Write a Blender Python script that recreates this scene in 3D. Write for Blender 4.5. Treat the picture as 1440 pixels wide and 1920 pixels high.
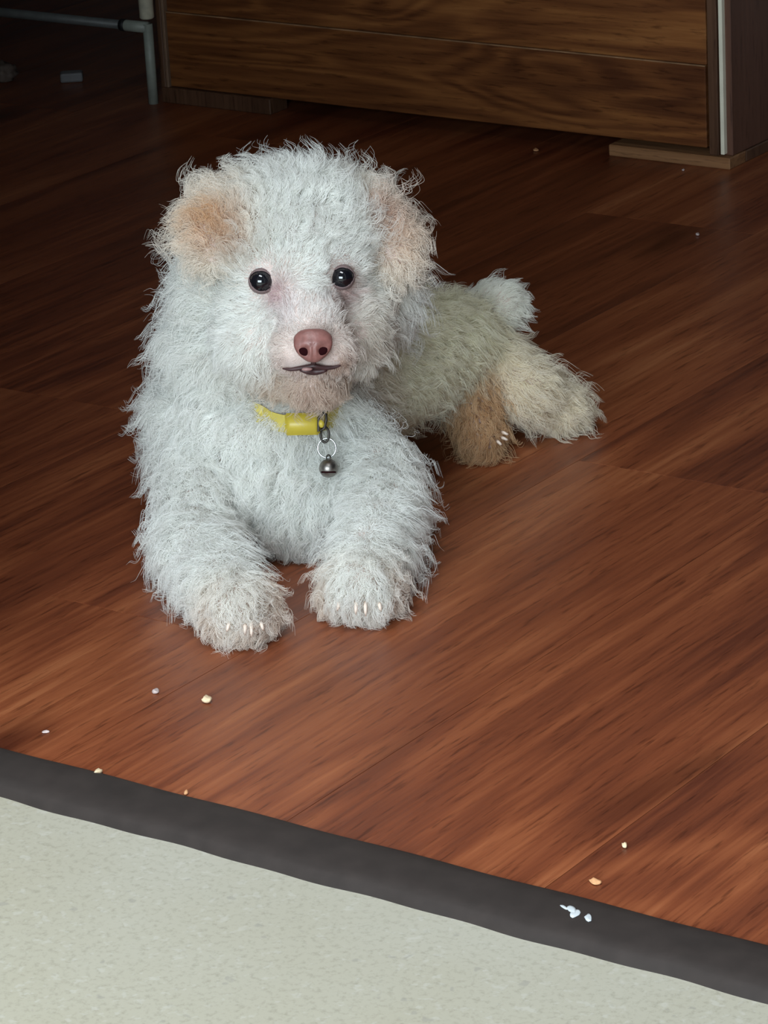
import bpy, bmesh, math, random
import numpy as np
from math import sin, cos, radians, pi, sqrt
from mathutils import Vector, Matrix
from mathutils.kdtree import KDTree

random.seed(7)
rng = np.random.default_rng(11)
for o in list(bpy.data.objects):
    bpy.data.objects.remove(o)
scene = bpy.context.scene
COL = scene.collection

# ------------------------------------------------------------------ camera
FPX, PITCH, ROLL, YAW, CAMH = 6500.0, radians(20.3), radians(3.2), radians(36.0), 0.9
fwd = np.array([-sin(YAW) * cos(PITCH), cos(YAW) * cos(PITCH), -sin(PITCH)])
U0 = np.array([cos(YAW), sin(YAW), 0.0])           # horizontal, to the right of the view
V0 = np.array([-sin(YAW), cos(YAW), 0.0])          # horizontal, away from the viewer
up0 = np.cross(U0, fwd)
c_right = cos(ROLL) * U0 - sin(ROLL) * up0
c_up = sin(ROLL) * U0 + cos(ROLL) * up0
CAM = -fwd * (CAMH / sin(PITCH))
cam_d = bpy.data.cameras.new('camera')
cam_d.sensor_fit = 'VERTICAL'
cam_d.sensor_height = 36.0
cam_d.lens = FPX / 1920.0 * 36.0
cam_d.clip_start = 0.05
cam = bpy.data.objects.new('camera', cam_d)
COL.objects.link(cam)
cam.matrix_world = Matrix(((c_right[0], c_up[0], -fwd[0], CAM[0]),
                           (c_right[1], c_up[1], -fwd[1], CAM[1]),
                           (c_right[2], c_up[2], -fwd[2], CAM[2]), (0, 0, 0, 1)))
scene.camera = cam

# ------------------------------------------------------------------ light
world = bpy.data.worlds.new('overcast_sky')
scene.world = world
world.use_nodes = True
bg = world.node_tree.nodes['Background']
bg.inputs[0].default_value = (0.80, 0.92, 1.0, 1)
bg.inputs[1].default_value = 0.15


def area_light(name, loc, target, sx, sy, power, color):
    l = bpy.data.lights.new(name, 'AREA')
    l.shape = 'RECTANGLE'
    l.size, l.size_y, l.energy, l.color = sx, sy, power, color
    ob = bpy.data.objects.new(name, l)
    COL.objects.link(ob)
    ob.location = loc
    ob.rotation_euler = (Vector(target) - Vector(loc)).to_track_quat('-Z', 'Y').to_euler()
    return ob


area_light('front_daylight_fill', (0.90, -2.55, 0.84), (0.0, 0.05, 0.10), 1.7, 0.9, 80.0, (0.80, 0.93, 1.0))  # added panel outside the view, stands for daylight on the dog's front and rump
area_light('overhead_daylight_fill', (0.15, -1.02, 2.75), (0.15, -1.0, 0.0), 2.0, 0.8, 74.0, (0.92, 0.97, 1.0))  # added overhead panel outside the view, brightens the floor near the threshold

scene.cycles.max_bounces = 16
scene.cycles.diffuse_bounces = 8
scene.cycles.transmission_bounces = 10

vs = scene.view_settings
vs.view_transform = 'Standard'
vs.look = 'None'
vs.exposure = 0.0
vs.gamma = 1.0
vs.use_curve_mapping = False


# ------------------------------------------------------------------ geometry helpers
def ray(px, py):
    return fwd + c_right * (px - 720) / FPX - c_up * (py - 960) / FPX


def pz(px, py, z):                                  # point seen at (px, py) at height z
    d = ray(px, py)
    return CAM + d * ((z - CAM[2]) / d[2])


def pv(px, py, v):                                  # point seen at (px, py) at depth v behind the origin
    d = ray(px, py)
    return CAM + d * ((v - CAM @ V0) / (d @ V0))


def p_y(px, py, y):
    d = ray(px, py)
    return CAM + d * ((y - CAM[1]) / d[1])


def tag(o, label=None, cat=None, group=None, kind=None):
    if label: o['label'] = label
    if cat: o['category'] = cat
    if group: o['group'] = group
    if kind: o['kind'] = kind
    return o


def link(name, data, parent=None, mat=None):
    o = bpy.data.objects.new(name, data)
    COL.objects.link(o)
    if mat is not None and data is not None:
        data.materials.append(mat)
    if parent is not None:
        o.parent = parent
    return o


def empty(name, loc=(0, 0, 0)):
    o = bpy.data.objects.new(name, None)
    COL.objects.link(o)
    o.location = loc
    o.empty_display_size = 0.05
    return o


def bm_mesh(name, bm, smooth=False):
    me = bpy.data.meshes.new(name)
    bm.normal_update()
    bm.to_mesh(me)
    bm.free()
    if smooth:
        for p in me.polygons:
            p.use_smooth = True
    return me


def box_mesh(name, x0, x1, y0, y1, z0, z1, bevel=0.0, seg=1):
    bm = bmesh.new()
    bmesh.ops.create_cube(bm, size=1.0)
    for v in bm.verts:
        v.co = Vector((x0 + (v.co.x + .5) * (x1 - x0), y0 + (v.co.y + .5) * (y1 - y0), z0 + (v.co.z + .5) * (z1 - z0)))
    if bevel > 0:
        bmesh.ops.bevel(bm, geom=bm.edges[:], offset=bevel, segments=seg, affect='EDGES', profile=0.5)
    return bm_mesh(name, bm)


def tube_bm(bm, pts, r, n=12, cap=True, closed=False):
    pts = [Vector(p) for p in pts]
    rs = r if isinstance(r, (list, tuple)) else [r] * len(pts)
    rings = []
    prev = None
    m = len(pts)
    for i, p in enumerate(pts):
        a = pts[(i - 1) % m] if (closed or i > 0) else p
        b = pts[(i + 1) % m] if (closed or i < m - 1) else p
        t = (b - a).normalized()
        if prev is None:
            ref = Vector((0, 0, 1)) if abs(t.z) < .9 else Vector((1, 0, 0))
            nx = t.cross(ref).normalized()
        else:
            nx = (prev - t * prev.dot(t)).normalized()
        prev = nx
        ny = t.cross(nx)
        rings.append([bm.verts.new(p + (nx * cos(2 * pi * k / n) + ny * sin(2 * pi * k / n)) * rs[i]) for k in range(n)])
    cnt = m if closed else m - 1
    for i in range(cnt):
        A, B = rings[i], rings[(i + 1) % m]
        for k in range(n):
            bm.faces.new((A[k], A[(k + 1) % n], B[(k + 1) % n], B[k]))
    if cap and not closed:
        bm.faces.new(rings[0][::-1])
        bm.faces.new(rings[-1])
    return bm


def tube_mesh(name, pts, r, n=12, closed=False):
    bm = bmesh.new()
    tube_bm(bm, pts, r, n, True, closed)
    bmesh.ops.recalc_face_normals(bm, faces=bm.faces[:])
    return bm_mesh(name, bm, True)


# ------------------------------------------------------------------ materials
class N:
    def __init__(s, name):
        s.m = bpy.data.materials.new(name)
        s.m.use_nodes = True
        s.t = s.m.node_tree
        s.n = s.t.nodes
        s.b = s.n['Principled BSDF']

    def add(s, typ, **kw):
        nd = s.n.new(typ)
        for k, v in kw.items():
            if k.startswith('_'):
                setattr(nd, k[1:], v)
            else:
                nd.inputs[k.replace('__', ' ')].default_value = v
        return nd

    def l(s, a, ao, b, bi):
        s.t.links.new(a.outputs[ao], b.inputs[bi])

    def ramp(s, stops):
        r = s.n.new('ShaderNodeValToRGB')
        e = r.color_ramp.elements
        while len(e) < len(stops):
            e.new(0.5)
        for el, (p, c) in zip(e, stops):
            el.position = p
            el.color = (*c, 1) if len(c) == 3 else c
        return r

    def math(s, op, a=None, b=None, va=0.0, vb=0.0, clamp=False):
        nd = s.n.new('ShaderNodeMath')
        nd.operation = op
        nd.use_clamp = clamp
        nd.inputs[0].default_value = va
        nd.inputs[1].default_value = vb
        if a is not None: s.t.links.new(a, nd.inputs[0])
        if b is not None: s.t.links.new(b, nd.inputs[1])
        return nd.outputs[0]

    def mix(s, fac, a, b, blend='MIX'):
        nd = s.n.new('ShaderNodeMix')
        nd.data_type = 'RGBA'
        nd.blend_type = blend
        for sock, idx in ((fac, 0), (a, 6), (b, 7)):
            if isinstance(sock, (int, float)):
                nd.inputs[idx].default_value = sock
            elif isinstance(sock, tuple):
                nd.inputs[idx].default_value = (*sock, 1)
            else:
                s.t.links.new(sock, nd.inputs[idx])
        return nd.outputs[2]


def plain(name, col, rough=0.5, metal=0.0, noise=0.0, scale=40.0, spec=0.5, bump=0.0):
    k = N(name)
    k.b.inputs['Roughness'].default_value = rough
    k.b.inputs['Metallic'].default_value = metal
    k.b.inputs['Specular IOR Level'].default_value = spec
    tc = k.add('ShaderNodeTexCoord')
    nz = k.add('ShaderNodeTexNoise', Scale=scale, Detail=4.0)
    k.l(tc, 'Object', nz, 'Vector')
    a = tuple(max(0, c * (1 - noise)) for c in col)
    b = tuple(min(1, c * (1 + noise)) for c in col)
    r = k.ramp([(0.3, a), (0.7, b)])
    k.l(nz, 'Fac', r, 'Fac')
    k.l(r, 'Color', k.b, 'Base Color')
    if bump:
        bp = k.add('ShaderNodeBump', Strength=bump, Distance=0.001)
        k.l(nz, 'Fac', bp, 'Height')
        k.l(bp, 'Normal', k.b, 'Normal')
    return k.m


def wood(name, axis, cols, rough=(0.28, 0.45), tone=0.5, ring=0.5, fine=1.0, spec=0.5, ringscale=1.0, knots=False, ringfreq=22.0):
    """grain runs along `axis` of the piece's own coordinates; every piece gets its own stretch of grain and tone"""
    k = N(name)
    tc = k.add('ShaderNodeTexCoord')
    oi = k.add('ShaderNodeObjectInfo')
    off = k.add('ShaderNodeVectorMath', _operation='SCALE')
    cmb = k.add('ShaderNodeCombineXYZ')
    for i, mlt in enumerate((7.3, 11.9, 5.1)):
        k.t.links.new(k.math('MULTIPLY', oi.outputs['Random'], None, vb=mlt), cmb.inputs[i])
    add = k.add('ShaderNodeVectorMath', _operation='ADD')
    k.l(tc, 'Object', add, 0)
    k.l(cmb, 0, add, 1)

    def stretched(cross, along):
        s = [cross] * 3
        s[axis] = along
        mp = k.add('ShaderNodeMapping')
        mp.inputs['Scale'].default_value = s
        k.l(add, 0, mp, 'Vector')
        return mp
    # broad bands
    m1 = stretched(16.0, 1.1)
    n1 = k.add('ShaderNodeTexNoise', Scale=1.0, Detail=5.0, Roughness=0.6, Distortion=0.5)
    k.l(m1, 0, n1, 'Vector')
    # fine streaks
    m2 = stretched(150.0 * fine, 4.5)
    n2 = k.add('ShaderNodeTexNoise', Scale=1.0, Detail=5.0, Roughness=0.65, Distortion=0.2)
    k.l(m2, 0, n2, 'Vector')
    # short pores
    m3 = stretched(330.0 * fine, 30.0)
    n3 = k.add('ShaderNodeTexNoise', Scale=1.0, Detail=3.0, Roughness=0.6)
    k.l(m3, 0, n3, 'Vector')
    # cathedral rings
    m4 = stretched(11.0 * ringscale, 1.6 * ringscale)
    n4 = k.add('ShaderNodeTexNoise', Scale=1.0, Detail=1.5, Roughness=0.45, Distortion=0.9)
    k.l(m4, 0, n4, 'Vector')
    rg = k.math('MULTIPLY', n4.outputs['Fac'], None, vb=ringfreq)
    rg = k.math('SINE', rg)
    rg = k.math('MULTIPLY', rg, None, vb=0.5)
    rg = k.math('ADD', rg, None, vb=0.5)
    f = k.math('MULTIPLY', n1.outputs['Fac'], None, vb=0.75)
    f2 = k.math('MULTIPLY', n2.outputs['Fac'], None, vb=0.70)
    f = k.math('ADD', f, f2)
    f3 = k.math('MULTIPLY', rg, None, vb=0.22 * ring)
    f = k.math('ADD', f, f3)
    t = k.math('SUBTRACT', oi.outputs['Random'], None, vb=0.5)
    t = k.math('MULTIPLY', t, None, vb=0.34 * tone)
    f = k.math('ADD', f, t)
    f = k.math('SUBTRACT', f, None, vb=0.33 + 0.11 * ring)
    rp = k.ramp([(0.12, cols[0]), (0.34, cols[1]), (0.52, cols[2]), (0.74, cols[3])])
    k.t.links.new(f, rp.inputs[0])
    pore = k.ramp([(0.30, (0.42, 0.36, 0.34)), (0.44, (1, 1, 1))])
    k.l(n3, 'Fac', pore, 'Fac')
    c = k.mix(0.75, rp.outputs[0], pore.outputs[0], 'MULTIPLY')
    if knots:
        mk = stretched(5.0, 1.5)
        vo = k.add('ShaderNodeTexVoronoi', Scale=1.0, Randomness=1.0)
        dn = k.add('ShaderNodeTexNoise', Scale=4.0, Detail=2.0)
        k.l(mk, 0, dn, 'Vector')
        va = k.add('ShaderNodeVectorMath', _operation='ADD')
        sc = k.add('ShaderNodeVectorMath', _operation='SCALE')
        sc.inputs['Scale'].default_value = 0.22
        k.l(dn, 'Color', sc, 0)
        k.l(mk, 0, va, 0)
        k.l(sc, 0, va, 1)
        k.l(va, 0, vo, 'Vector')
        kr = k.ramp([(0.05, (0.34, 0.28, 0.28)), (0.17, (1, 1, 1))])
        k.l(vo, 'Distance', kr, 'Fac')
        c = k.mix(0.9, c, kr.outputs[0], 'MULTIPLY')
    k.t.links.new(c, k.b.inputs['Base Color'])
    rr = k.add('ShaderNodeMapRange')
    rr.inputs['To Min'].default_value, rr.inputs['To Max'].default_value = rough
    k.l(n2, 'Fac', rr, 'Value')
    k.l(rr, 0, k.b, 'Roughness')
    k.b.inputs['Specular IOR Level'].default_value = spec
    bp = k.add('ShaderNodeBump', Strength=0.12, Distance=0.001)
    k.l(n3, 'Fac', bp, 'Height')
    k.l(bp, 'Normal', k.b, 'Normal')
    return k.m


FLOORC = [(0.105, 0.026, 0.012), (0.190, 0.049, 0.019), (0.270, 0.079, 0.030), (0.39, 0.140, 0.056)]
M_plank = wood('laminate_plank', 1, FLOORC, rough=(0.30, 0.46), tone=0.5, ring=0.8, spec=0.40, knots=True)
CABC = [(0.085, 0.027, 0.0095), (0.165, 0.057, 0.018), (0.250, 0.094, 0.028), (0.36, 0.150, 0.047)]
M_cab = wood('cabinet_veneer', 0, CABC, rough=(0.35, 0.5), tone=0.3, ring=0.9, fine=0.8, spec=0.35, ringscale=1.5, ringfreq=48.0)
CABV = [(0.045, 0.020, 0.012), (0.085, 0.040, 0.022), (0.120, 0.058, 0.032), (0.16, 0.08, 0.045)]
M_cab_v = wood('cabinet_edge_wood', 2, CABV, rough=(0.4, 0.55), tone=0.3, ring=0.2, spec=0.35)
M_side = wood('cabinet_side_wood', 2, [(0.06, .026, .017), (0.10, .044, .028), (.13, .058, .037), (.16, .074, .048)], rough=(0.4, .55), tone=.2, ring=.2)
M_base = wood('cabinet_base_wood', 0, [(0.14, .060, .025), (0.23, .105, .043), (.31, .150, .064), (.39, .20, .09)], rough=(0.5, .65), tone=.2, ring=.2)
M_inlay = plain('inlay_white', (0.78, 0.74, 0.60), 0.45, noise=0.06)
M_inlay2 = plain('inlay_tan', (0.20, 0.12, 0.075), 0.5, noise=0.15)
M_strip = plain('threshold_vinyl', (0.030, 0.0225, 0.020), 0.68, noise=0.16, scale=60, spec=0.28, bump=0.25)
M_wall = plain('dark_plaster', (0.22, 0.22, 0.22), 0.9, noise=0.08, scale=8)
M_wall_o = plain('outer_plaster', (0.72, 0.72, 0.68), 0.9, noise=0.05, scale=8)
M_ceil = plain('ceiling_paint', (0.45, 0.43, 0.40), 0.9, noise=0.04, scale=5)
M_sub = plain('subfloor', (0.02, 0.012, 0.01), 0.9, noise=0.1)


def tile_mat():
    k = N('speckled_vinyl')
    tc = k.add('ShaderNodeTexCoord')
    n1 = k.add('ShaderNodeTexNoise', Scale=5.0, Detail=3.0)
    n2 = k.add('ShaderNodeTexNoise', Scale=230.0, Detail=4.0, Roughness=0.7)
    n3 = k.add('ShaderNodeTexNoise', Scale=150.0, Detail=2.5)
    n4 = k.add('ShaderNodeTexNoise', Scale=85.0, Detail=2.0, Roughness=0.5)
    for n in (n1, n2, n3):
        k.l(tc, 'Object', n, 'Vector')
    mp = k.add('ShaderNodeMapping')
    mp.inputs['Location'].default_value = (3.1, 7.7, 0)
    k.l(tc, 'Object', mp, 0)
    k.l(mp, 0, n4, 'Vector')
    r1 = k.ramp([(0.35, (0.375, 0.350, 0.275)), (0.65, (0.405, 0.385, 0.320))])
    k.l(n1, 'Fac', r1, 'Fac')
    r2 = k.ramp([(0.30, (0.80, 0.80, 0.78)), (0.5, (1, 1, 1)), (0.72, (1.0, 1.0, 1.0))])
    k.l(n2, 'Fac', r2, 'Fac')
    r3 = k.ramp([(0.60, (0, 0, 0)), (0.70, (1, 1, 1))])
    k.l(n3, 'Fac', r3, 'Fac')
    r4 = k.ramp([(0.27, (1, 1, 1)), (0.31, (0, 0, 0))])
    k.l(n4, 'Fac', r4, 'Fac')
    c = k.mix(1.0, r1.outputs[0], r2.outputs[0], 'MULTIPLY')
    f3 = k.math('MULTIPLY', r3.outputs[0], None, vb=0.35)
    c = k.mix(f3, c, (0.50, 0.485, 0.44))
    f4 = k.math('MULTIPLY', r4.outputs[0], None, vb=0.45)
    c = k.mix(f4, c, (0.26, 0.25, 0.22))
    k.t.links.new(c, k.b.inputs['Base Color'])
    k.b.inputs['Roughness'].default_value = 0.6
    k.b.inputs['Specular IOR Level'].default_value = 0.3
    return k.m


M_tile = tile_mat()

# ------------------------------------------------------------------ the setting
Y_STRIP0, Y_STRIP1, Y_BACK = -0.520, -0.470, 1.46
PW = 0.185
X_SEAM = 0.070
floor_root = tag(empty('floor'), 'reddish brown wood laminate floor of long planks', None, None, 'structure')
link('underlay', box_mesh('underlay', -2.4, 1.9, Y_STRIP1 - .02, Y_BACK, -0.03, -0.0075), floor_root, M_sub)
pm = {}


def plank(x0, ya, yb):
    ya, yb = max(ya, Y_STRIP1 - .008), min(yb, Y_BACK - .001)
    if yb - ya < 0.02:
        return
    key = round(yb - ya, 3)
    if key not in pm:
        me = box_mesh('plank', 0.0002, PW - 0.0002, 0.0002, (yb - ya) - 0.0002, -0.007, 0.0, 0.00012)
        me.materials.append(M_plank)
        pm[key] = me
    o = bpy.data.objects.new('plank', pm[key])
    COL.objects.link(o)
    o.parent = floor_root
    o.location = (x0, ya, 0)


ends = {0: 0.163, -2: 0.772, -1: -0.25, 1: 0.42, 2: -0.12, -3: 0.1, -4: 0.55}
PLANK_L = 1.22
for i in range(-13, 10):
    x0 = X_SEAM + PW * i
    e = ends.get(i, random.uniform(-0.4, 0.8))
    y = e - 3 * PLANK_L
    while y < Y_BACK:
        plank(x0, y, y + PLANK_L)
        y += PLANK_L

tile = tag(link('floor', box_mesh('floor_tile', -2.4, 2.6, -4.2, Y_STRIP0 + .01, -0.03, -0.004), None, M_tile),
           'pale speckled hard floor in front of the doorway', None, None, 'structure')

# threshold strip: flat low profile with rounded long edges
bm = bmesh.new()
prof = [(Y_STRIP0 - .001, -0.004), (Y_STRIP0 + .001, 0.0005), (Y_STRIP0 + .005, 0.0028), (Y_STRIP0 + .012, 0.0042), (-0.495, 0.0048),
        (Y_STRIP1 - .012, 0.0042), (Y_STRIP1 - .005, 0.0030), (Y_STRIP1 - .001, 0.0012), (Y_STRIP1, 0.0)]
NX = 160
rows = []
for ix in range(NX + 1):
    x = -0.06 + 1.22 * ix / NX
    wob = 0.0008 * sin(x * 37) + 0.0006 * sin(x * 91 + 1)
    rows.append([bm.verts.new((x, y + (wob if j < 2 else (0.0006 * sin(x * 53 + 2) if j > 6 else 0)), z)) for j, (y, z) in enumerate(prof)])
for a, b in zip(rows, rows[1:]):
    for j in range(len(prof) - 1):
        bm.faces.new((a[j], b[j], b[j + 1], a[j + 1]))
bmesh.ops.recalc_face_normals(bm, faces=bm.faces[:])
strip = link('trim_1', bm_mesh('trim_1', bm, True), None, M_strip)
tag(strip, 'dark brown threshold strip between wood floor and pale floor', None, None, 'structure')


def struct(name, me, mat, label):
    return tag(link(name, me, None, mat), label, None, None, 'structure')


# wall with the doorway the picture is taken through
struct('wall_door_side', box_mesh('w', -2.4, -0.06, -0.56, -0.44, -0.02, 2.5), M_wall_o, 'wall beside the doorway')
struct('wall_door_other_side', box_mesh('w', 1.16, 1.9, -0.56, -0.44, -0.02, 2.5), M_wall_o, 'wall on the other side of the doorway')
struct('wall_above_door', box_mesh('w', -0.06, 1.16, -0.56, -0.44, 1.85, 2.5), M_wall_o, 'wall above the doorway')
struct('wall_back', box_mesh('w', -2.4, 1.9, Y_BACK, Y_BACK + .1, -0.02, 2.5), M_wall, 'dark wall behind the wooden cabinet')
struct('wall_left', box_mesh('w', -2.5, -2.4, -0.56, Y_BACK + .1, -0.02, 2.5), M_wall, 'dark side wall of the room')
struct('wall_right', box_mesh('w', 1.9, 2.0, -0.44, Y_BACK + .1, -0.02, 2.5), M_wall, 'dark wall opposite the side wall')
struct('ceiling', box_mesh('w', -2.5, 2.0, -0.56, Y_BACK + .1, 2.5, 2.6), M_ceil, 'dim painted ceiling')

# ------------------------------------------------------------------ wooden cabinet
CY = 0.967
cab = tag(empty('cabinet', (-0.6, CY, 0)), 'dark brown wooden cabinet with horizontal boards and pale corner inlay', 'cabinet')
cab_o = Vector((-0.6, CY, 0))


def cpart(name, x0, x1, y0, y1, z0, z1, mat, bevel=0.001, label=None):
    me = box_mesh(name, x0 + .6, x1 + .6, y0 - CY, y1 - CY, z0, z1, bevel)
    o = link(name, me, cab, mat)
    if label: o['label'] = label
    return o


XL, XR = -0.9765, -0.252
BT = 0.018   # underside of the boards
xi_l, xi_r = -0.966, -0.276
# boards: seam heights read along the front
z_seam = float(p_y(1100, 101, CY + .004)[2])
zs = [BT, z_seam, z_seam + 0.155, z_seam + .31, z_seam + .465, z_seam + .60]
for q_, (a, b) in enumerate(zip(zs, zs[1:])):
    cpart('front_board', xi_l + .0015, xi_r - .004, CY + .003 + .0026 * (q_ > 0), CY + .021, a + .0002, b - .0002, M_cab, 0.0008)
ZT = zs[-1]
M_seam_hl = plain('seam_highlight', (0.30, 0.165, 0.085), 0.5, noise=0.5, scale=30)  # worn board edge and its highlight, painted as a pale strip
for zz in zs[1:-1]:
    cpart('seam_highlight', xi_l + .0015, xi_r - .004, CY + .0022, CY + .0054, zz - .0009, zz + .0004, M_seam_hl, 0.0003, 'thin pale worn edge with painted highlight')
cpart('stile', XL, xi_l - .0035, CY, CY + .022, BT - .004, ZT, M_cab_v, 0.001)
cpart('inlay', xi_l - .0030, xi_l + .0005, CY + .0005, CY + .02, BT - .002, ZT, M_inlay2, 0.0005, 'thin tan edge strip')
cpart('stile', xi_r, xi_r + .011, CY + .0005, CY + .022, BT - .006, ZT, M_cab_v, 0.001)
cpart('inlay', xi_r + .0135, xi_r + .0178, CY, CY + .014, BT - .004, ZT, M_inlay, 0.0006, 'pale cream corner strip')
cpart('side_panel', XR - .016, XR, CY + .006, Y_BACK - .01, BT - .006, ZT, M_side, 0.001)
cpart('side_panel', XL, XL + .016, CY + .022, Y_BACK - .01, BT - .006, ZT, M_side, 0.001)
cpart('back_core', xi_l, XR - .017, CY + .022, CY + .03, BT, ZT, M_side, 0.0)
cpart('cabinet_top', XL - .01, XR + .01, CY - .012, Y_BACK - .01, ZT, ZT + .022, M_cab, 0.002)
x_fl = float(pz(500, 205, BT)[0])
x_fr = float(pz(1153, 285, .012)[0])
cpart('base_block', XL + .002, -0.824, CY - .002, CY + .03, 0.0, BT - .0005, M_cab_v, 0.001)
cpart('base_block', -0.392, XR + .0015, CY - .003, CY + .03, 0.0, BT - .0062, M_base, 0.001, 'lighter brown base moulding')
cpart('base_block', XR - .02, XR + .0015, CY + .031, Y_BACK - .01, 0.0, BT - .0062, M_cab_v, 0.001)
cpart('base_block', XL, XL + .02, CY + .031, Y_BACK - .01, 0.0, BT - .0062, M_cab_v, 0.001)

# ------------------------------------------------------------------ metal rack in the dark corner
M_pipe = plain('painted_tube', (0.30, 0.33, 0.29), 0.45, noise=0.12, scale=90)
M_pipe_d = plain('grey_tube', (0.115, 0.125, 0.125), 0.45, noise=0.12, scale=90)
M_cream = plain('cream_sleeve', (0.62, 0.60, 0.47), 0.55, noise=0.15, scale=120)
M_black = plain('black_plastic', (0.012, 0.013, 0.015), 0.5, noise=0.1)
RY = 0.985
foot = pz(288, 194, 0.0)
RY = float(foot[1])
rack_o = Vector(foot)
rack = tag(empty('tube_rack', rack_o), 'grey painted tube rack with one leg and crossbar beside the cabinet', 'rack')


def rpart(name, me, mat, label=None):
    me.transform(Matrix.Translation(-rack_o))
    o = link(name, me, rack, mat)
    if label: o['label'] = label
    return o


jx = p_y(281, 52, RY)
leg_top = Vector((foot[0], RY, jx[2]))
rpart('leg', tube_mesh('leg', [Vector((foot[0], RY, 0.0)), leg_top.lerp(Vector((foot[0], RY, 0)), .5), leg_top + Vector((0, 0, .004))], 0.0056, 16), M_pipe)
rpart('connector', tube_mesh('connector', [leg_top + Vector((-0.031, 0, 0)), leg_top + Vector((-.03, 0, 0)), leg_top + Vector((0.0, 0, 0))], 0.0064, 16), M_pipe)
rpart('ring', tube_mesh('ring', [leg_top + Vector((-0.038, 0, 0)), leg_top + Vector((-.0375, 0, 0)), leg_top + Vector((-.0318, 0, 0)), leg_top + Vector((-.0312, 0, 0))], [.0058, .0068, .0068, .0058], 16), M_black, 'black end ring')
rpart('crossbar', tube_mesh('crossbar', [leg_top + Vector((-0.62, 0, 0)), leg_top + Vector((-.3, 0, 0)), leg_top + Vector((-.037, 0, 0))], 0.0052, 16), M_pipe_d)
rpart('leg', tube_mesh('leg', [Vector((foot[0] - .62, RY, 0.0)), leg_top + Vector((-.62, 0, 0))], 0.0056, 16), M_pipe_d)
rpart('upper_tube', tube_mesh('upper_tube', [leg_top + Vector((0.0, 0, .010)), leg_top + Vector((0, 0, .0115)), leg_top + Vector((-.002, 0, .30)), leg_top + Vector((-.002, 0, .302))], [.0066, .0082, .0082, .007], 16), M_cream, 'cream sleeve above the joint')
rpart('upper_tube', tube_mesh('upper_tube', [leg_top + Vector((-.62, 0, .0)), leg_top + Vector((-.62, 0, .302))], .0056, 16), M_pipe_d)

# small things lying in the dark corner
M_gb = plain('grey_plastic', (0.20, 0.20, 0.21), 0.5, noise=0.1)
g = pz(135, 152, 0.0)
me = box_mesh('grey_block', -.013, .013, -.009, .009, 0, .011, .0022, 2)
o = tag(link('small_block', me, None, M_gb), 'small grey block lying on the dark floor under the rack', 'block')
o.location = g
o.rotation_euler = (0, 0, YAW + .05)
M_bag = plain('dull_wrapper', (0.16, 0.12, 0.10), 0.6, noise=0.35, scale=60)
g = pz(4, 152, 0.0)
bm = bmesh.new()
bmesh.ops.create_icosphere(bm, subdivisions=3, radius=1.0)
for v in bm.verts:
    d = 1 + .16 * sin(v.co.x * 7 + 1) * sin(v.co.y * 6) + .12 * sin(v.co.z * 9 + v.co.x * 4)
    v.co = Vector((v.co.x * .017 * d, v.co.y * .014 * d, max(0, (v.co.z + .75)) * .012 * d))
o = tag(link('crumpled_wrapper', bm_mesh('crumpled_wrapper', bm, True), None, M_bag), 'dull brownish crumpled wrapper at the edge of the dark corner', 'wrapper')
o.location = g
o.rotation_euler = (0, 0, YAW)

# ------------------------------------------------------------------ crumbs
M_cr1 = plain('crumb_cream', (0.80, 0.62, 0.40), 0.7, noise=0.2, scale=300)
M_cr2 = plain('crumb_white', (0.60, 0.48, 0.46), 0.7, noise=0.2, scale=300)
M_cr3 = plain('crumb_orange', (0.66, 0.34, 0.16), 0.7, noise=0.2, scale=300)
M_paint = plain('white_paint', (0.56, 0.60, 0.63), 0.6, noise=0.08, scale=200)


def crumb(px, py, sx, sy, h, mat, name, label, z=0.0, rot=0.0, seed=0, parent=None):
    r = random.Random(seed)
    bm = bmesh.new()
    bmesh.ops.create_icosphere(bm, subdivisions=2, radius=1.0)
    ph = [r.uniform(0, 6) for _ in range(4)]
    for v in bm.verts:
        d = 1 + .22 * sin(v.co.x * 3.1 + ph[0]) * sin(v.co.y * 2.7 + ph[1]) + .12 * sin(v.co.z * 4 + ph[2] + v.co.x * 3)
        v.co = Vector((v.co.x * sx * d, v.co.y * sy * d, (v.co.z * .5 + .5) * h * d))
    me = bm_mesh(name, bm, True)
    o = link(name, me, parent, mat)
    p = pz(px, py, z)
    o.location = p
    o.rotation_euler = (0, 0, YAW + rot)
    if parent is None:
        tag(o, label, 'crumb', 'crumbs scattered on the floor')
    return o


crumb(388, 1317, .0030, .0038, .0042, M_cr1, 'crumb', 'cream heart-shaped crumb, largest, on the planks below the paws', rot=.4, seed=1)
crumb(292, 1299, .0026, .0036, .0025, M_cr2, 'crumb', 'pale pinkish flake on the planks beside the cream crumb', rot=.2, seed=2)
crumb(184, 1452, .0019, .0045, .0032, M_cr1, 'crumb', 'cream oval crumb against the threshold strip', rot=-.6, seed=3)
crumb(86, 1373, .0028, .0022, .0010, M_cr2, 'crumb', 'whitish flat flake near the wood floor corner', rot=.1, seed=4)
crumb(349, 1489, .0014, .0030, .0022, M_cr3, 'crumb', 'tiny orange crumb touching the threshold strip below the cream one', seed=5)
crumb(1171, 1588, .0018, .0032, .0024, M_cr1, 'crumb', 'tiny cream crumb on the planks above the paint spots', seed=6)
crumb(1116, 1656, .0030, .0045, .0022, M_cr3, 'crumb', 'orange crumb just above the white paint spots', rot=.5, seed=7)
crumb(1005, 283, .0028, .0050, .0024, M_cr3, 'crumb', 'small orange crumb in front of the cabinet underside', seed=8)
crumb(1308, 441, .0020, .0040, .0022, M_cr2, 'crumb', 'pale speck on the dark floor below the cabinet corner', seed=9)
crumb(1281, 320, .0014, .0030, .0018, M_cr2, 'crumb', 'tiny pale speck by the cabinet base moulding', seed=10)
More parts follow.
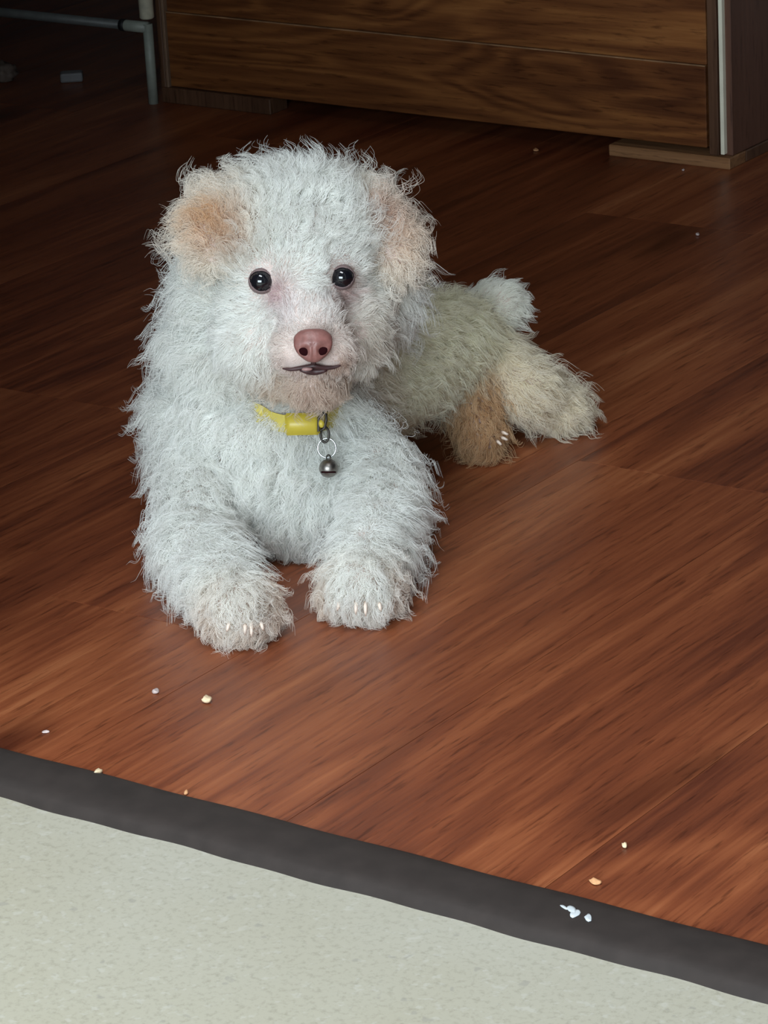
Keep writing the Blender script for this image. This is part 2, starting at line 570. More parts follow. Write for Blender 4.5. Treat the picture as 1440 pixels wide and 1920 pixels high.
for px, py, a, b, rr, sd in ((1072, 1706, .0020, .0050, .2, 21), (1078, 1714, .0028, .0050, -.3, 22), (1103, 1722, .0020, .0050, .1, 23), (1058, 1702, .0014, .0040, .5, 24)):
    crumb(px, py, a, b, .0007, M_paint, 'paint_spot', None, z=0.0046, rot=rr, seed=sd, parent=strip)

# ------------------------------------------------------------------ the dog
PXM = 2580.0


def px(n):
    return n / PXM


dog_base = pz(560, 1000, 0.0)
dog = tag(empty('dog', dog_base), 'fluffy curly white dog with apricot ears lying on the wood floor', 'dog')
DB = Vector(dog_base)
Uv, Vv, Zv = Vector(U0), Vector(V0), Vector((0, 0, 1))

BALLS = []      # (centre, radii along U V Z, fur zone)


def ell(c, ru, rv, rz, zone):
    BALLS.append((np.array(c, float), np.array([ru, rv, rz], float), zone))


def chain(pts, zone, n=7):
    """pts: list of (point, radius)"""
    for (a, ra), (b, rb) in zip(pts, pts[1:]):
        for i in range(n):
            t = i / (n - 1)
            r = ra * (1 - t) + rb * t
            ell(np.array(a) * (1 - t) + np.array(b) * t, r, r, r, zone)


# head
ell(pv(558, 438, -.040), px(140), px(128), px(104), 'crown')
ell(pv(565, 500, -.060), px(118), px(105), px(85), 'forehead')
ell(pv(505, 590, -.055), px(92), px(85), px(80), 'cheek')
ell(pv(640, 590, -.055), px(88), px(85), px(80), 'cheek')
ell(pv(585, 600, -.095), px(58), px(75), px(55), 'bridge')
ell(pv(560, 655, -.115), px(48), px(55), px(42), 'muzzle')
ell(pv(618, 652, -.115), px(46), px(55), px(42), 'muzzle')
ell(pv(588, 640, -.130), px(32), px(40), px(30), 'muzzle')
ell(pv(588, 715, -.102), px(52), px(55), px(34), 'beard')
ell(pv(560, 670, -.06), px(100), px(80), px(62), 'beard')
ell(pv(478, 412, -.030), px(70), px(70), px(58), 'crown')
ell(pv(645, 412, -.030), px(68), px(70), px(58), 'crown')
ell(pv(478, 640, -.072), px(70), px(62), px(62), 'cheek')
ell(pv(662, 632, -.066), px(58), px(58), px(62), 'cheek')
ell(pv(425, 555, -.018), px(82), px(80), px(90), 'neck')
ell(pv(405, 650, -.010), px(92), px(90), px(90), 'neck')
ell(pv(695, 545, -.015), px(70), px(75), px(85), 'neck')
# ears (folded flaps)
for (a, b, c) in (((456, 392, -.030), (412, 408, -.040), (398, 455, -.054)), ((668, 402, -.030), (708, 428, -.036), (730, 474, -.046))):
    for i in range(9):
        t = i / 8
        A, B, Cc = (pv(*a), pv(*b), pv(*c))
        P = A * (1 - t) ** 2 + B * 2 * t * (1 - t) + Cc * t * t
        w = 0.017 + .006 * sin(pi * t)
        ell(P, w, 0.009, w * 1.15, 'ear')
# neck and chest
ell(pv(520, 650, .0), px(150), px(140), px(130), 'neck')
ell(pv(480, 720, .0), px(158), px(150), px(120), 'neck')
ell(pv(505, 800, -.015), px(190), px(165), px(120), 'chest')
ell(pv(520, 890, -.035), px(195), px(150), px(105), 'chest')
ell(pv(548, 952, -.060), px(112), px(92), px(62), 'chest')
ell(pv(385, 790, -.005), px(96), px(100), px(110), 'neck')
# front legs
fl = [(pv(385, 870, -.035), px(76)), (pz(362, 1012, .030), px(58)), (pz(405, 1090, .027), px(50)), (pz(448, 1138, .023), px(47))]
chain(fl, 'leg')
chain([(pz(432, 1140, .020), px(44)), (pz(425, 1162, .015), px(31))], 'paw', 4)
chain([(pz(455, 1142, .020), px(44)), (pz(460, 1168, .014), px(32))], 'paw', 4)
chain([(pz(475, 1136, .020), px(42)), (pz(486, 1158, .014), px(31))], 'paw', 4)
fr = [(pv(690, 880, -.045), px(78)), (pz(718, 968, .034), px(60)), (pz(690, 1060, .028), px(52)), (pz(680, 1098, .024), px(50))]
chain(fr, 'leg')
chain([(pz(652, 1098, .020), px(43)), (pz(640, 1118, .014), px(32))], 'paw', 4)
chain([(pz(680, 1100, .020), px(45)), (pz(676, 1124, .014), px(33))], 'paw', 4)
chain([(pz(706, 1098, .020), px(43)), (pz(712, 1120, .014), px(32))], 'paw', 4)
# trunk
chain([(pv(600, 715, .03), px(135)), (pv(735, 668, .10), px(116)), (pv(840, 652, .16), px(96))], 'trunk', 6)
# hind quarters
chain([(pv(850, 660, .165), px(88)), (pv(910, 690, .17), px(72)), (pz(985, 728, .045), px(52)), (pz(1030, 752, .026), px(42)), (pz(1052, 765, .022), px(40))], 'hind', 5)
chain([(pv(870, 720, .135), px(52)), (pz(893, 780, .032), px(40)), (pz(898, 812, .020), px(37)), (pz(908, 826, .016), px(31))], 'hindpaw', 5)
# tail
chain([(pv(850, 612, .20), px(34)), (pv(885, 590, .205), px(40)), (pv(922, 574, .20), px(47)), (pv(940, 572, .19), px(44))], 'tail', 5)

FR = Matrix((Uv, Vv, Zv)).transposed()     # columns U V Z
bm = bmesh.new()
for c, r, zname in BALLS:
    m = Matrix.Translation(Vector(c)) @ FR.to_4x4() @ Matrix.Diagonal((*r, 1))
    bmesh.ops.create_icosphere(bm, subdivisions=3, radius=1.0, matrix=m)
for v in bm.verts:
    v.co.z = max(v.co.z, 0.0022)
tmp_me = bm_mesh('dog_raw', bm)
tmp = link('dog_raw', tmp_me)
md = tmp.modifiers.new('r', 'REMESH')
md.mode = 'VOXEL'
md.voxel_size = 0.0032
md = tmp.modifiers.new('s', 'SMOOTH')
md.factor = 0.5
md.iterations = 9
dg = bpy.context.evaluated_depsgraph_get()
body_me = bpy.data.meshes.new_from_object(tmp.evaluated_get(dg))
bpy.data.objects.remove(tmp)
body_me.name = 'body'
nv = len(body_me.vertices)
co = np.empty(nv * 3)
body_me.vertices.foreach_get('co', co)
co = co.reshape(-1, 3)

# ---- landmarks
EYES = [pv(490, 527, -.1285), pv(642, 520, -.1250)]
EYE_R = [0.0086, 0.0084]
NOSE = pv(587, 648, -.1515)
to_cam = (CAM - NOSE) / np.linalg.norm(CAM - NOSE)


def surf_pt(pxx, pyy):
    """front-most point of the body seen at the pixel"""
    d = ray(pxx, pyy)
    d = d / np.linalg.norm(d)
    w = co - CAM
    t = w @ d
    off = np.linalg.norm(w - t[:, None] * d, axis=1)
    k = np.where(off < .006)[0]
    return CAM + d * t[k].min() if len(k) else None


for i, e in enumerate([(490, 527), (642, 520)]):
    s = surf_pt(*e)
    d = ray(*e); d = d / np.linalg.norm(d)
    EYES[i] = s + d * 0.0055
s = surf_pt(587, 648)
d = ray(587, 648); d /= np.linalg.norm(d)
NOSE = s - d * 0.001
# press shallow sockets round the eyes
for e in EYES:
    dv = co - e
    dist = np.linalg.norm(dv, axis=1)
    k = np.exp(-(dist / .011) ** 2)
    co += (-to_cam)[None, :] * (0.0045 * k)[:, None]
# carve the mouth line into the muzzle
mouth_px = [(530, 691), (545, 693), (565, 690), (588, 686), (610, 690), (626, 689), (639, 685)]
mouth = []
for q in mouth_px:
    mouth.append(surf_pt(*q))
body_me.vertices.foreach_set('co', (co - np.array(DB)).ravel())
for p in body_me.polygons:
    p.use_smooth = True
body_me.update()

M_skin = plain('dog_skin', (0.62, 0.50, 0.46), 0.6, noise=0.08, scale=60, spec=0.3)
body_me.materials.clear()
body = link('body', body_me, dog, M_skin)

# ------------------------------------------------------------------ fur
# zone: length, lift, comb(U,V,Z), curl amplitude, turns, colour
W = (0.93, 0.93, 0.90)
ZN = {
    'crown':    (.020, .80, (0, .1, .5), .0026, 1.4, W),
    'forehead': (.012, .45, (0, .3, .7), .0012, .8, W),
    'cheek':    (.014, .40, (0, .7, -.5), .0016, .9, W),
    'bridge':   (.006, .25, (0, .6, .8), .0006, .6, (0.92, .89, .87)),
    'muzzle':   (.0085, .35, (0, .8, -.4), .0012, .8, (0.88, .80, .75)),
    'beard':    (.013, .40, (0, .2, -.9), .0018, 1.0, (0.80, .68, .58)),
    'ear':      (.021, .60, (0, .1, -.3), .0030, 1.5, (0.93, .87, .79)),
    'neck':     (.023, .50, (0, .3, -.8), .0028, 1.4, W),
    'chest':    (.022, .45, (0, -.1, -.9), .0028, 1.4, W),
    'leg':      (.019, .55, (0, -.2, -.6), .0026, 1.4, W),
    'paw':      (.013, .45, (0, -.8, -.3), .0018, 1.0, (0.86, .76, .67)),
    'trunk':    (.017, .50, (.5, .6, -.4), .0020, 1.1, (0.93, .90, .75)),
    'hind':     (.017, .50, (.8, .1, -.3), .0022, 1.1, (0.93, .86, .72)),
    'hindpaw':  (.015, .50, (.1, -.6, -.6), .0020, 1.1, (0.72, .49, .28)),
    'tail':     (.011, .42, (.9, -.1, .1), .0010, .7, (0.93, .93, .87)),
}
zones = list(ZN)
zi = {z: i for i, z in enumerate(zones)}
Zt = np.array([[a[0], a[1], *a[2], a[3], a[4], *a[5]] for a in ZN.values()])
Bc = np.array([b[0] for b in BALLS])
Br = np.array([b[1] for b in BALLS])
Bz = np.array([zi[b[2]] for b in BALLS])
UVZ = np.stack([U0, V0, np.array([0, 0, 1.0])])       # rows


def zone_params(P):
    out = np.zeros((len(P), Zt.shape[1]))
    for s0 in range(0, len(P), 8000):
        p = P[s0:s0 + 8000]
        q = (p[:, None, :] - Bc[None]) @ UVZ.T
        k = np.linalg.norm(q / Br[None], axis=2)
        sd = (k - 1) * Br.min(axis=1)[None]
        w = np.exp(-np.clip(sd, -.004, 1) / 0.0042)
        zw = np.zeros((len(p), len(zones)))
        for z in range(len(zones)):
            kk = Bz == z
            zw[:, z] = w[:, kk].max(axis=1)
        zw /= zw.sum(1, keepdims=True)
        out[s0:s0 + 8000] = zw @ Zt
    return out


body_me.calc_loop_triangles()
nt = len(body_me.loop_triangles)
tri = np.empty(nt * 3, dtype=np.int64)
body_me.loop_triangles.foreach_get('vertices', tri)
tri = tri.reshape(-1, 3)
vn = np.empty(nv * 3)
body_me.vertices.foreach_get('normal', vn)
vn = vn.reshape(-1, 3)
A, B_, C_ = co[tri[:, 0]], co[tri[:, 1]], co[tri[:, 2]]
ar = np.linalg.norm(np.cross(B_ - A, C_ - A), axis=1) * .5
print('dog area', ar.sum(), 'verts', nv)


def smooth_noise(P, scale, seed):
    r = np.random.default_rng(seed)
    out = np.zeros((len(P), 3))
    for k in range(5):
        dirs = r.normal(size=(3, 3)) * scale * (1 + .5 * k)
        ph = r.uniform(0, 6.28, (3,))
        out += np.sin(P @ dirs + ph) / (1 + .4 * k)
    return out / 2.2


def sample(n):
    f = rng.choice(nt, n, p=ar / ar.sum())
    a, b = rng.random(n), rng.random(n)
    sw = a + b > 1
    a[sw], b[sw] = 1 - a[sw], 1 - b[sw]
    c = 1 - a - b
    P = A[f] * a[:, None] + B_[f] * b[:, None] + C_[f] * c[:, None]
    Nn = vn[tri[f, 0]] * a[:, None] + vn[tri[f, 1]] * b[:, None] + vn[tri[f, 2]] * c[:, None]
    Nn /= np.linalg.norm(Nn, axis=1, keepdims=True) + 1e-9
    return P, Nn


def norm(a):
    return a / (np.linalg.norm(a, axis=-1, keepdims=True) + 1e-9)


NP = 9
T = np.linspace(0, 1, NP)
HEADC = pv(575, 600, -.03)


def bare_mask(P):
    """1 = keep; scales the length near eyes, nose and mouth"""
    k = np.ones(len(P))
    for e in EYES:
        d = np.linalg.norm(P - e, axis=1)
        k *= np.clip((d - .0077) / .009, 0.0, 1)
    d = np.linalg.norm(P - NOSE, axis=1)
    k *= np.clip((d - .012) / .012, 0, 1)
    for m0, m1 in zip(mouth, mouth[1:]):
        for t in (0, .5):
            d = np.linalg.norm(P - (m0 * (1 - t) + m1 * t), axis=1)
            k *= np.clip((d - .0015) / .007, 0.25, 1)
    return k


def paths(P, Nn, prm, amp, phase, length, dirn):
    """centre lines with droop and curl"""
    n = len(P)
    lift = prm[:, 1:2]
    comb = dirn
    comb = comb - Nn * np.sum(comb * Nn, axis=1, keepdims=True) * .7
    comb = norm(comb)
    d0 = norm(Nn * (lift + .25) + comb * (1 - lift))
    d1 = norm(Nn * (lift * .6) + comb * (1.1 - lift * .6) + np.array([0, 0, -.28]))
    t = T[None, :, None]
    d = norm(d0[:, None, :] * (1 - t) + d1[:, None, :] * t)
    step = length[:, None, None] / (NP - 1) * d
    pos = P[:, None, :] + np.concatenate([np.zeros((n, 1, 3)), np.cumsum(step[:, 1:], axis=1)], axis=1)
    e1 = norm(np.cross(d0, comb + np.array([.01, .02, .03])))
    e2 = norm(np.cross(d0, e1))
    ang = phase[:, None] + 2 * pi * prm[:, 6][:, None] * T[None] * (1 + .25 * np.sin(phase * 3)[:, None])
    a = amp[:, None] * (T[None] ** 0.8) * 1.0
    return pos + a[..., None] * (np.cos(ang)[..., None] * e1[:, None] + np.sin(ang)[..., None] * e2[:, None]) - \
        0 * pos


def comb_dir(P, prm, Nn):
    w = prm[:, 2:5] @ UVZ
    # on the head the coat fans out from the nose
    radial = norm(P - (NOSE + np.array([0, 0, .01])))
    hd = np.exp(-np.clip(np.linalg.norm(P - HEADC, axis=1) - .075, 0, 1) / .012)[:, None]
    w = w * (1 - .65 * hd) + radial * .65 * hd
    return w + smooth_noise(P, 38, 3) * .42 + smooth_noise(P, 95, 4) * .30


def build_fur(n, nclump, clump_amt, lscale, rad, seed, name, ascale=1.0, lift=0.0):
    P, Nn = sample(n)
    prm = zone_params(P)
    keep = bare_mask(P)
    ok = (keep > .03) & (P[:, 2] > .003)
    P, Nn, prm, keep = P[ok], Nn[ok], prm[ok], keep[ok]
    n = len(P)
    CP, CN = sample(nclump)
    kd = KDTree(nclump)
    for i, p in enumerate(CP):
        kd.insert(p, i)
    kd.balance()
    ci = np.array([kd.find(p)[1] for p in P])
    cprm = zone_params(CP)
    prm[:, 1] = np.clip(prm[:, 1] + lift, 0, 1)
    cprm[:, 1] = np.clip(cprm[:, 1] + lift, 0, 1)
    cprm[:, 6] *= (1 + 2 * lift)
    prm[:, 6] *= (1 + 2 * lift)
    cph = rng.uniform(0, 2 * pi, nclump)
    clen = cprm[:, 0] * lscale * rng.uniform(.68, 1.25, nclump) * np.clip(bare_mask(CP), .25, 1)
    cdir = comb_dir(CP, cprm, CN)
    camp = cprm[:, 5] * rng.uniform(.6, 1.4, nclump) * ascale
    cpath = paths(CP, CN, cprm, camp, cph, clen, cdir)
    ln = clen[ci] * rng.uniform(.72, 1.08, n) * keep
    ph = cph[ci] + rng.normal(0, .35, n)
    own = paths(P, Nn, prm, camp[ci] * np.clip(keep, .2, 1), ph, ln, comb_dir(P, prm, Nn) + rng.normal(0, .12, (n, 3)))
    # clump: shift toward clump centre line, as offset from root
    shift = (cpath[ci] - CP[ci][:, None, :]) * (ln / np.maximum(clen[ci], 1e-5))[:, None, None]
    target = CP[ci][:, None, :] + shift
    off_ok = (np.linalg.norm(CP[ci] - P, axis=1) < .018)[:, None, None]
    w = (clump_amt * T[None, :, None] ** 1.1) * off_ok * np.clip(keep, 0, 1)[:, None, None]
    pos = own * (1 - w) + target * w
    pos[..., 2] = np.maximum(pos[..., 2], .0012)
    # colour
    colr = prm[:, 7:10].copy()
    q = P

    def blob(center, rad_, c, amt=1.0):
        k = (np.exp(-(np.linalg.norm(q - center, axis=1) / rad_) ** 2) * amt)[:, None]
        colr[:] = colr * (1 - k) + np.array(c) * k
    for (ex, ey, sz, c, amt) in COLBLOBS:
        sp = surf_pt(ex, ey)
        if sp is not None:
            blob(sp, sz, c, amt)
    colr *= rng.uniform(.90, 1.06, (n, 1))
    colr = np.clip(colr, 0, .95)
    cu = bpy.data.hair_curves.new(name)
    cu.add_curves([NP] * n)
    cu.points.foreach_set('position', (pos - np.array(DB)).astype(np.float32).ravel())
    rr = rad * (1 - .75 * T[None] ** 1.5) * rng.uniform(.8, 1.2, (n, 1))
    at = cu.attributes.get('radius') or cu.attributes.new('radius', 'FLOAT', 'POINT')
    at.data.foreach_set('value', rr.astype(np.float32).ravel())
    ca = cu.attributes.new('fur_colour', 'FLOAT_COLOR', 'CURVE')
    ca.data.foreach_set('color', np.concatenate([colr, np.ones((n, 1))], axis=1).astype(np.float32).ravel())
    o = bpy.data.objects.new(name, cu)
    COL.objects.link(o)
    o.parent = dog
    cu.materials.append(M_fur)
    return o


APR = (0.74, 0.46, 0.25)
COLBLOBS = [
    (402, 422, .013, (0.72, .42, .18), .85), (435, 445, .016, APR, .55), (450, 385, .012, APR, .3),
    (712, 415, .014, (0.74, .48, .36), .7), (735, 450, .014, APR, .3),
    (514, 552, .011, (0.64, .42, .44), .9), (650, 552, .011, (0.55, .33, .31), .9),
    (530, 590, .012, (0.78, .70, .70), .5),
    (590, 615, .010, (0.66, .46, .42), .7),
    (640, 690, .010, (0.50, .28, .17), .7), (655, 715, .012, (0.58, .38, .24), .6), (540, 695, .010, (0.62, .44, .40), .5),
    (700, 640, .030, (0.70, .60, .50), .6), (690, 720, .025, (0.66, .54, .43), .6),  # right cheek and neck: tan shadow tone painted into the fur
    (590, 740, .018, (0.68, .52, .43), .7),
]


def fur_mat():
    k = N('dog_fur')
    t = k.t
    out = k.n['Material Output']
    at = k.add('ShaderNodeAttribute', _attribute_name='fur_colour')
    df = k.add('ShaderNodeBsdfDiffuse')
    tr = k.add('ShaderNodeBsdfTranslucent')
    mx = k.add('ShaderNodeMixShader')
    mx.inputs[0].default_value = 0.42
    k.l(at, 'Color', df, 'Color')
    k.l(at, 'Color', tr, 'Color')
    k.l(df, 0, mx, 1)
    k.l(tr, 0, mx, 2)
    gl = k.add('ShaderNodeBsdfGlossy', Roughness=0.5)
    gl.inputs['Color'].default_value = (.9, .9, .9, 1)
    m2 = k.add('ShaderNodeMixShader')
    m2.inputs[0].default_value = 0.05
    k.l(mx, 0, m2, 1)
    k.l(gl, 0, m2, 2)
    k.l(m2, 0, out, 'Surface')
    k.n.remove(k.b)
    return k.m


M_fur = fur_mat()
f1 = build_fur(240000, 9000, .46, .95, .00020, 1, 'fur')
f1['kind'] = 'stuff'
f1['label'] = 'soft curly white coat'
f2 = build_fur(27000, 3200, .90, 1.45, .00017, 2, 'stray_locks', 1.8, .18)
f2['kind'] = 'stuff'
f2['label'] = 'longer loose curly locks'

# ------------------------------------------------------------------ eyes, nose, mouth, claws
M_eye = plain('eye_dark', (0.006, 0.006, 0.009), 0.06, noise=0.1, spec=0.7)
M_rim = plain('eyelid_skin', (0.19, 0.13, 0.13), 0.7, noise=0.12, scale=200)
M_nose = plain('nose_skin', (0.25, 0.105, 0.092), 0.42, noise=0.18, scale=260, spec=0.5, bump=0.3)
M_nostril = plain('nostril_dark', (0.018, 0.004, 0.005), 1.0, noise=0.1, spec=0.0)
M_lip = plain('lip_skin', (0.050, 0.018, 0.019), 0.5, noise=0.2, scale=200)
M_tongue = plain('tongue_pink', (0.42, 0.24, 0.23), 0.25, noise=0.1, scale=200)
M_claw = plain('claw_horn', (0.80, 0.66, 0.56), 0.35, noise=0.08, scale=200)


def frame_at(p, tilt=0.0):
    f = Vector(CAM - p).normalized()
    r = Vector(c_right)
    r = (r - f * r.dot(f)).normalized()
    u = f.cross(r)
    r2 = r * cos(tilt) + u * sin(tilt)
    return r2, f.cross(r2), f


def place(bm, p, tilt=0.0):
    r, u, f = frame_at(np.array(p), tilt)
    m = Matrix((r, u, f)).transposed().to_4x4()
    m.translation = Vector(p) - DB
    bmesh.ops.transform(bm, matrix=m, verts=bm.verts[:])


for i, e in enumerate(EYES):
    bm = bmesh.new()
    bmesh.ops.create_uvsphere(bm, u_segments=28, v_segments=18, radius=EYE_R[i])
    place(bm, e)
    eo = link('eye', bm_mesh('eye', bm, True), dog, M_eye)
    # eyelids: a thin shell with an almond opening
    bm = bmesh.new()
    R_ = EYE_R[i]
    bmesh.ops.create_uvsphere(bm, u_segments=64, v_segments=48, radius=R_ * 1.03)
    dead = []
    for fc in bm.faces:
        c_ = fc.calc_center_median() / R_
        xx = max(-1, min(1, c_.x / 1.0))
        top = .80 * (1 - xx * xx) ** .55
        bot = -.83 * (1 - xx * xx) ** .75
        if (c_.z > 0 and bot < c_.y < top) or c_.z < -.2:
            dead.append(fc)
    bmesh.ops.delete(bm, geom=dead, context='FACES')
    bmesh.ops.solidify(bm, geom=bm.faces[:], thickness=-.0004)
    place(bm, e, (-.30 if i == 0 else .12))
    link('eyelid', bm_mesh('eyelid', bm, True), eo, M_rim)

# nose: broad rounded pad, wider above, with a cleft
bm = bmesh.new()
bmesh.ops.create_uvsphere(bm, u_segments=36, v_segments=24, radius=1.0)
HW, HH = px(34), px(30)
for v in bm.verts:
    x, y, z = v.co
    wid = 1.0 + .10 * y - (.38 * max(0, -y) ** 1.5)
    sq = 1.0 / max(.78, (abs(x) ** 3 + abs(y) ** 3 + 1e-6) ** (1 / 3)) if (x * x + y * y) > .5 else 1
    X = x * HW * wid * min(sq, 1.1)
    Y = y * HH * min(sq, 1.08)
    Zd = z * .0085
    if z > 0:
        Zd -= .0012 * math.exp(-(x / .10) ** 2) * (1 if y < .1 else .2)
        for sx in (-1, 1):
            dd = ((x - sx * .46) / .22) ** 2 + ((y + .28) / .25) ** 2
            Zd -= .0034 * math.exp(-dd)
    v.co = Vector((X, Y, Zd))
place(bm, NOSE, 0.03)
nose = link('nose', bm_mesh('nose', bm, True), dog, M_nose)
r, u, f = frame_at(NOSE, .03)
for sx in (-1, 1):
    bm = bmesh.new()
    bmesh.ops.create_uvsphere(bm, u_segments=16, v_segments=10, radius=1.0)
    for v in bm.verts:
        v.co = Vector((v.co.x * px(10), v.co.y * px(8.5), v.co.z * .0012))
    c = Vector(NOSE) + r * sx * HW * .47 + u * (-HH * .30) + f * .0046
    place(bm, np.array(c), sx * .5)
    link('nostril', bm_mesh('nostril', bm, True), nose, M_nostril)

# mouth: dark lip line and a small tongue tip
toC = Vector(to_cam)
mp = [Vector(m) - toC * .0006 for m in mouth]
fine = []
for a, b in zip(mp, mp[1:]):
    for k in range(4):
        fine.append(a.lerp(b, k / 4) - DB)
fine.append(mp[-1] - DB)
nF = len(fine)
lip = link('lips', tube_mesh('lips', fine, [px(1.2 + 3.4 * sin(pi * k / (nF - 1)) ** .7) for k in range(nF)], 10), dog, M_lip)
ctr = surf_pt(588, 690)
lp = []
for k in range(9):
    t = k / 8
    q = surf_pt(562 + 52 * t, 694 + 3 * sin(pi * t))
    lp.append(Vector(q) + toC * .0012 - DB)
link('lower_lip', tube_mesh('lower_lip', lp, [px(2 + 4.5 * sin(pi * k / 8)) for k in range(9)], 10), lip, M_lip)
bm = bmesh.new()
bmesh.ops.create_uvsphere(bm, u_segments=16, v_segments=10, radius=1.0)
for v in bm.verts:
    v.co = Vector((v.co.x * px(10), v.co.y * px(3.6), v.co.z * .003))
place(bm, surf_pt(576, 692) + to_cam * .0032, .05)
link('tongue', bm_mesh('tongue', bm, True), lip, M_tongue)
# philtrum between nose and lips
q0 = surf_pt(588, 672); q1 = surf_pt(588, 682)
link('philtrum', tube_mesh('philtrum', [Vector(q0) + toC * .0008 - DB, Vector(q1) + toC * .0012 - DB], px(5), 8), lip, M_lip)

CLAWS = [(472, 1178, 14, .02), (460, 1178, 10, .0), (428, 1174, 8, -.3), (492, 1172, 8, .3),
         (667, 1138, 12, -.02), (685, 1140, 13, .02), (634, 1134, 9, -.2), (712, 1136, 8, .25),
         (946, 812, 8, 1.2), (945, 822, 8, 1.2), (935, 830, 7, .9)]
for (cx, cy, ln_, a) in CLAWS:
    s_ = surf_pt(cx, cy)
    if s_ is None:
        s_ = pz(cx, cy, .012)
    s_ = np.array(s_) + to_cam * .0105
    L = px(ln_)
    rr_, uu_, ff_ = frame_at(s_)
    dn = (uu_ * -cos(a) + rr_ * sin(a))
    b0 = Vector(s_) - dn * L * .9 - ff_ * .004
    pts = [b0, Vector(s_) - dn * L * .3 + ff_ * .0008, Vector(s_) + dn * L * .4 + ff_ * .001, Vector(s_) + dn * L * .95 - ff_ * .0008]
    for p in pts:
        p.z = max(p.z, .0022)
    link('claw', tube_mesh('claw', [p - DB for p in pts], [px(3.6), px(3.4), px(2.8), px(.9)], 8), dog, M_claw)

# ------------------------------------------------------------------ collar with ring and bell
M_col = plain('collar_yellow', (0.54, 0.44, 0.09), 0.5, noise=0.10, scale=150)
M_buck = plain('buckle_yellow', (0.52, 0.40, 0.045), 0.4, noise=0.05, scale=80)
M_metal = plain('dull_metal', (0.30, 0.275, 0.255), 0.40, metal=1.0, noise=0.15, scale=200)
M_metal_d = plain('dark_metal', (0.050, 0.042, 0.036), 0.45, metal=0.5, noise=0.2, scale=200)
M_steel = plain('bright_wire', (0.62, 0.64, 0.66), 0.3, metal=1.0, noise=0.1, scale=200)


def front(pxx, pyy, out):
    d = ray(pxx, pyy); d = d / np.linalg.norm(d)
    return Vector(surf_pt(pxx, pyy) - d * out)


coll_o = front(565, 795, .012)
collar = tag(empty('dog_collar', coll_o), 'yellow buckled collar with a small bell on the white dog', 'collar')


def colpart(name, me, mat, label=None, parent=None, shift=True):
    if shift:
        me.transform(Matrix.Translation(-coll_o))
    o = link(name, me, parent or collar, mat)
    if label: o['label'] = label
    return o


# strap: a flat band that circles the neck
knots = [front(475, 770, .000), front(500, 785, .0010), front(530, 794, .0085), front(565, 796, .0165), front(598, 793, .0130), front(640, 775, -.002)]
back_c = Vector(pv(540, 720, .0))
back = [Vector(pv(690, 720, .0)), Vector(pv(640, 660, .055)), Vector(pv(520, 640, .065)), Vector(pv(410, 680, .04)), Vector(pv(400, 740, -.03))]
loop = knots + back
# Catmull-Rom around the loop
cl = []
m = len(loop)
for i in range(m):
    p0, p1, p2, p3 = loop[i - 1], loop[i], loop[(i + 1) % m], loop[(i + 2) % m]
    for k in range(8):
        t = k / 8
        cl.append(.5 * ((2 * p1) + (p2 - p0) * t + (2 * p0 - 5 * p1 + 4 * p2 - p3) * t * t + (3 * p1 - p0 - 3 * p2 + p3) * t ** 3))
bm = bmesh.new()
rings = []
cen = sum(cl, Vector()) / len(cl)
hw, th = px(16), .0010
axis = Vector(c_up) * .9 + Vector(V0) * .2
for i, p in enumerate(cl):
    tg = (cl[(i + 1) % len(cl)] - cl[i - 1]).normalized()
    n_ = (p - cen); n_ = (n_ - tg * n_.dot(tg)).normalized()
    w_ = tg.cross(n_).normalized()
    ax = (axis - tg * axis.dot(tg)).normalized()
    if w_.dot(ax) < 0: w_ = -w_
    w_ = (w_ * .3 + ax * .7).normalized()
    n_ = tg.cross(w_).normalized()
    if n_.dot(p - cen) < 0: n_ = -n_
    rings.append([bm.verts.new(p + w_ * a * hw + n_ * b * th) for a, b in ((-1, -1), (1, -1), (1, 1), (-1, 1))])
for i in range(len(rings)):
    a, b = rings[i], rings[(i + 1) % len(rings)]
    for k in range(4):
        bm.faces.new((a[k], a[(k + 1) % 4], b[(k + 1) % 4], b[k]))
bmesh.ops.recalc_face_normals(bm, faces=bm.faces[:])
colpart('strap', bm_mesh('strap', bm, False), M_col)


def oriented(bm, p, tilt):
    r, u, f = frame_at(np.array(p), tilt)
    mm = Matrix((r, u, f)).transposed().to_4x4()
    mm.translation = Vector(p)
    bmesh.ops.transform(bm, matrix=mm, verts=bm.verts[:])


BK = front(567, 795, .0185)
bm = bmesh.new()
bmesh.ops.create_cube(bm, size=1.0)
for v in bm.verts:
    v.co = Vector((v.co.x * px(64), v.co.y * px(41), v.co.z * .0042))
bmesh.ops.subdivide_edges(bm, edges=[e for e in bm.edges if abs((e.verts[0].co - e.verts[1].co).x) > .001], cuts=6)
for v in bm.verts:
    v.co.z -= (v.co.x / px(32)) ** 2 * .0022
bmesh.ops.bevel(bm, geom=[e for e in bm.edges if e.calc_face_angle(0) > .8], offset=.0010, segments=2, affect='EDGES')
oriented(bm, BK, .02)
colpart('buckle', bm_mesh('buckle', bm, True), M_buck, 'yellow plastic buckle')
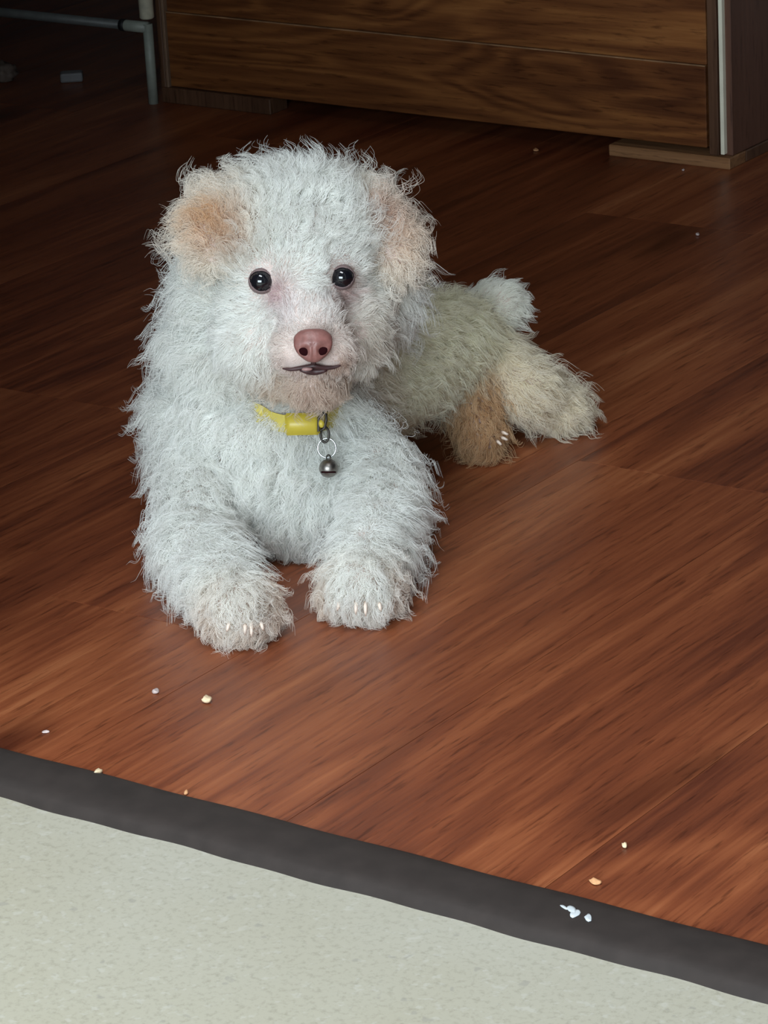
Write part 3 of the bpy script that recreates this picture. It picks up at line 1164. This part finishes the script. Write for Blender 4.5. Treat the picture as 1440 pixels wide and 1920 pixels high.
# dark slot frame at the buckle end
r, u, f = frame_at(np.array(BK), .02)
c = BK + r * px(34) + u * px(2) + f * .0005
slot = [c + r * px(-5) + u * px(-16), c + r * px(-4) + u * px(8), c + r * px(4) + u * px(17), c + r * px(10) + u * px(15), c + r * px(10) + u * px(4), c + r * px(6) + u * px(-12)]
colpart('slide_ring', tube_mesh('slide_ring', slot, px(2.6), 8, closed=True), M_metal_d, 'dark wire slide ring')
bm = bmesh.new()
bmesh.ops.create_uvsphere(bm, u_segments=12, v_segments=8, radius=1)
for v in bm.verts:
    v.co = Vector((v.co.x * px(6), v.co.y * px(8), v.co.z * .002))
oriented(bm, c + r * px(1) + u * px(-2), .1)
colpart('rivet', bm_mesh('rivet', bm, True), M_buck)


def ring_pts(cc, ra, rb, twist, n=24):
    r, u, f = frame_at(np.array(cc))
    rr = r * cos(twist) + f * sin(twist)
    return [cc + rr * ra * cos(2 * pi * k / n) + u * rb * sin(2 * pi * k / n) for k in range(n)]


R1 = front(609, 815, .0170)
colpart('link_ring', tube_mesh('link_ring', ring_pts(R1, px(8), px(14), .3), px(2.4), 8, closed=True), M_metal_d, 'small dark link')
R2 = front(613, 840, .0185)
colpart('split_ring', tube_mesh('split_ring', ring_pts(R2, px(17), px(18), .15), px(1.6), 8, closed=True), M_steel, 'thin bright wire ring')
BL = front(616, 878, .0210)
bm = bmesh.new()
bmesh.ops.create_uvsphere(bm, u_segments=28, v_segments=18, radius=px(16.5))
bell = None
for v in bm.verts:
    # a narrow slit and a raised seam round the middle
    y, z = v.co.y / px(16.5), v.co.z / px(16.5)
    if abs(z) < .14:
        v.co *= 1.06
oriented(bm, BL, .5)
bell = colpart('bell', bm_mesh('bell', bm, True), M_metal, 'round dull metal bell')
r, u, f = frame_at(np.array(BL))
colpart('bell_loop', tube_mesh('bell_loop', ring_pts(BL + u * px(19), px(4.5), px(5.5), .6, 16), px(1.5), 8, closed=True), M_metal_d, None, bell)
sl = [BL + (r * cos(a) - u * .45 + f * .0).normalized() * 0 + (r * sin(t) * .9 + f * cos(t) * .9 - u * .42).normalized() * px(16.9) for a in (0,) for t in [(-1.0 + .2 * k) for k in range(11)]]
colpart('bell_slit', tube_mesh('bell_slit', sl, px(1.6), 6), M_nostril, None, bell)
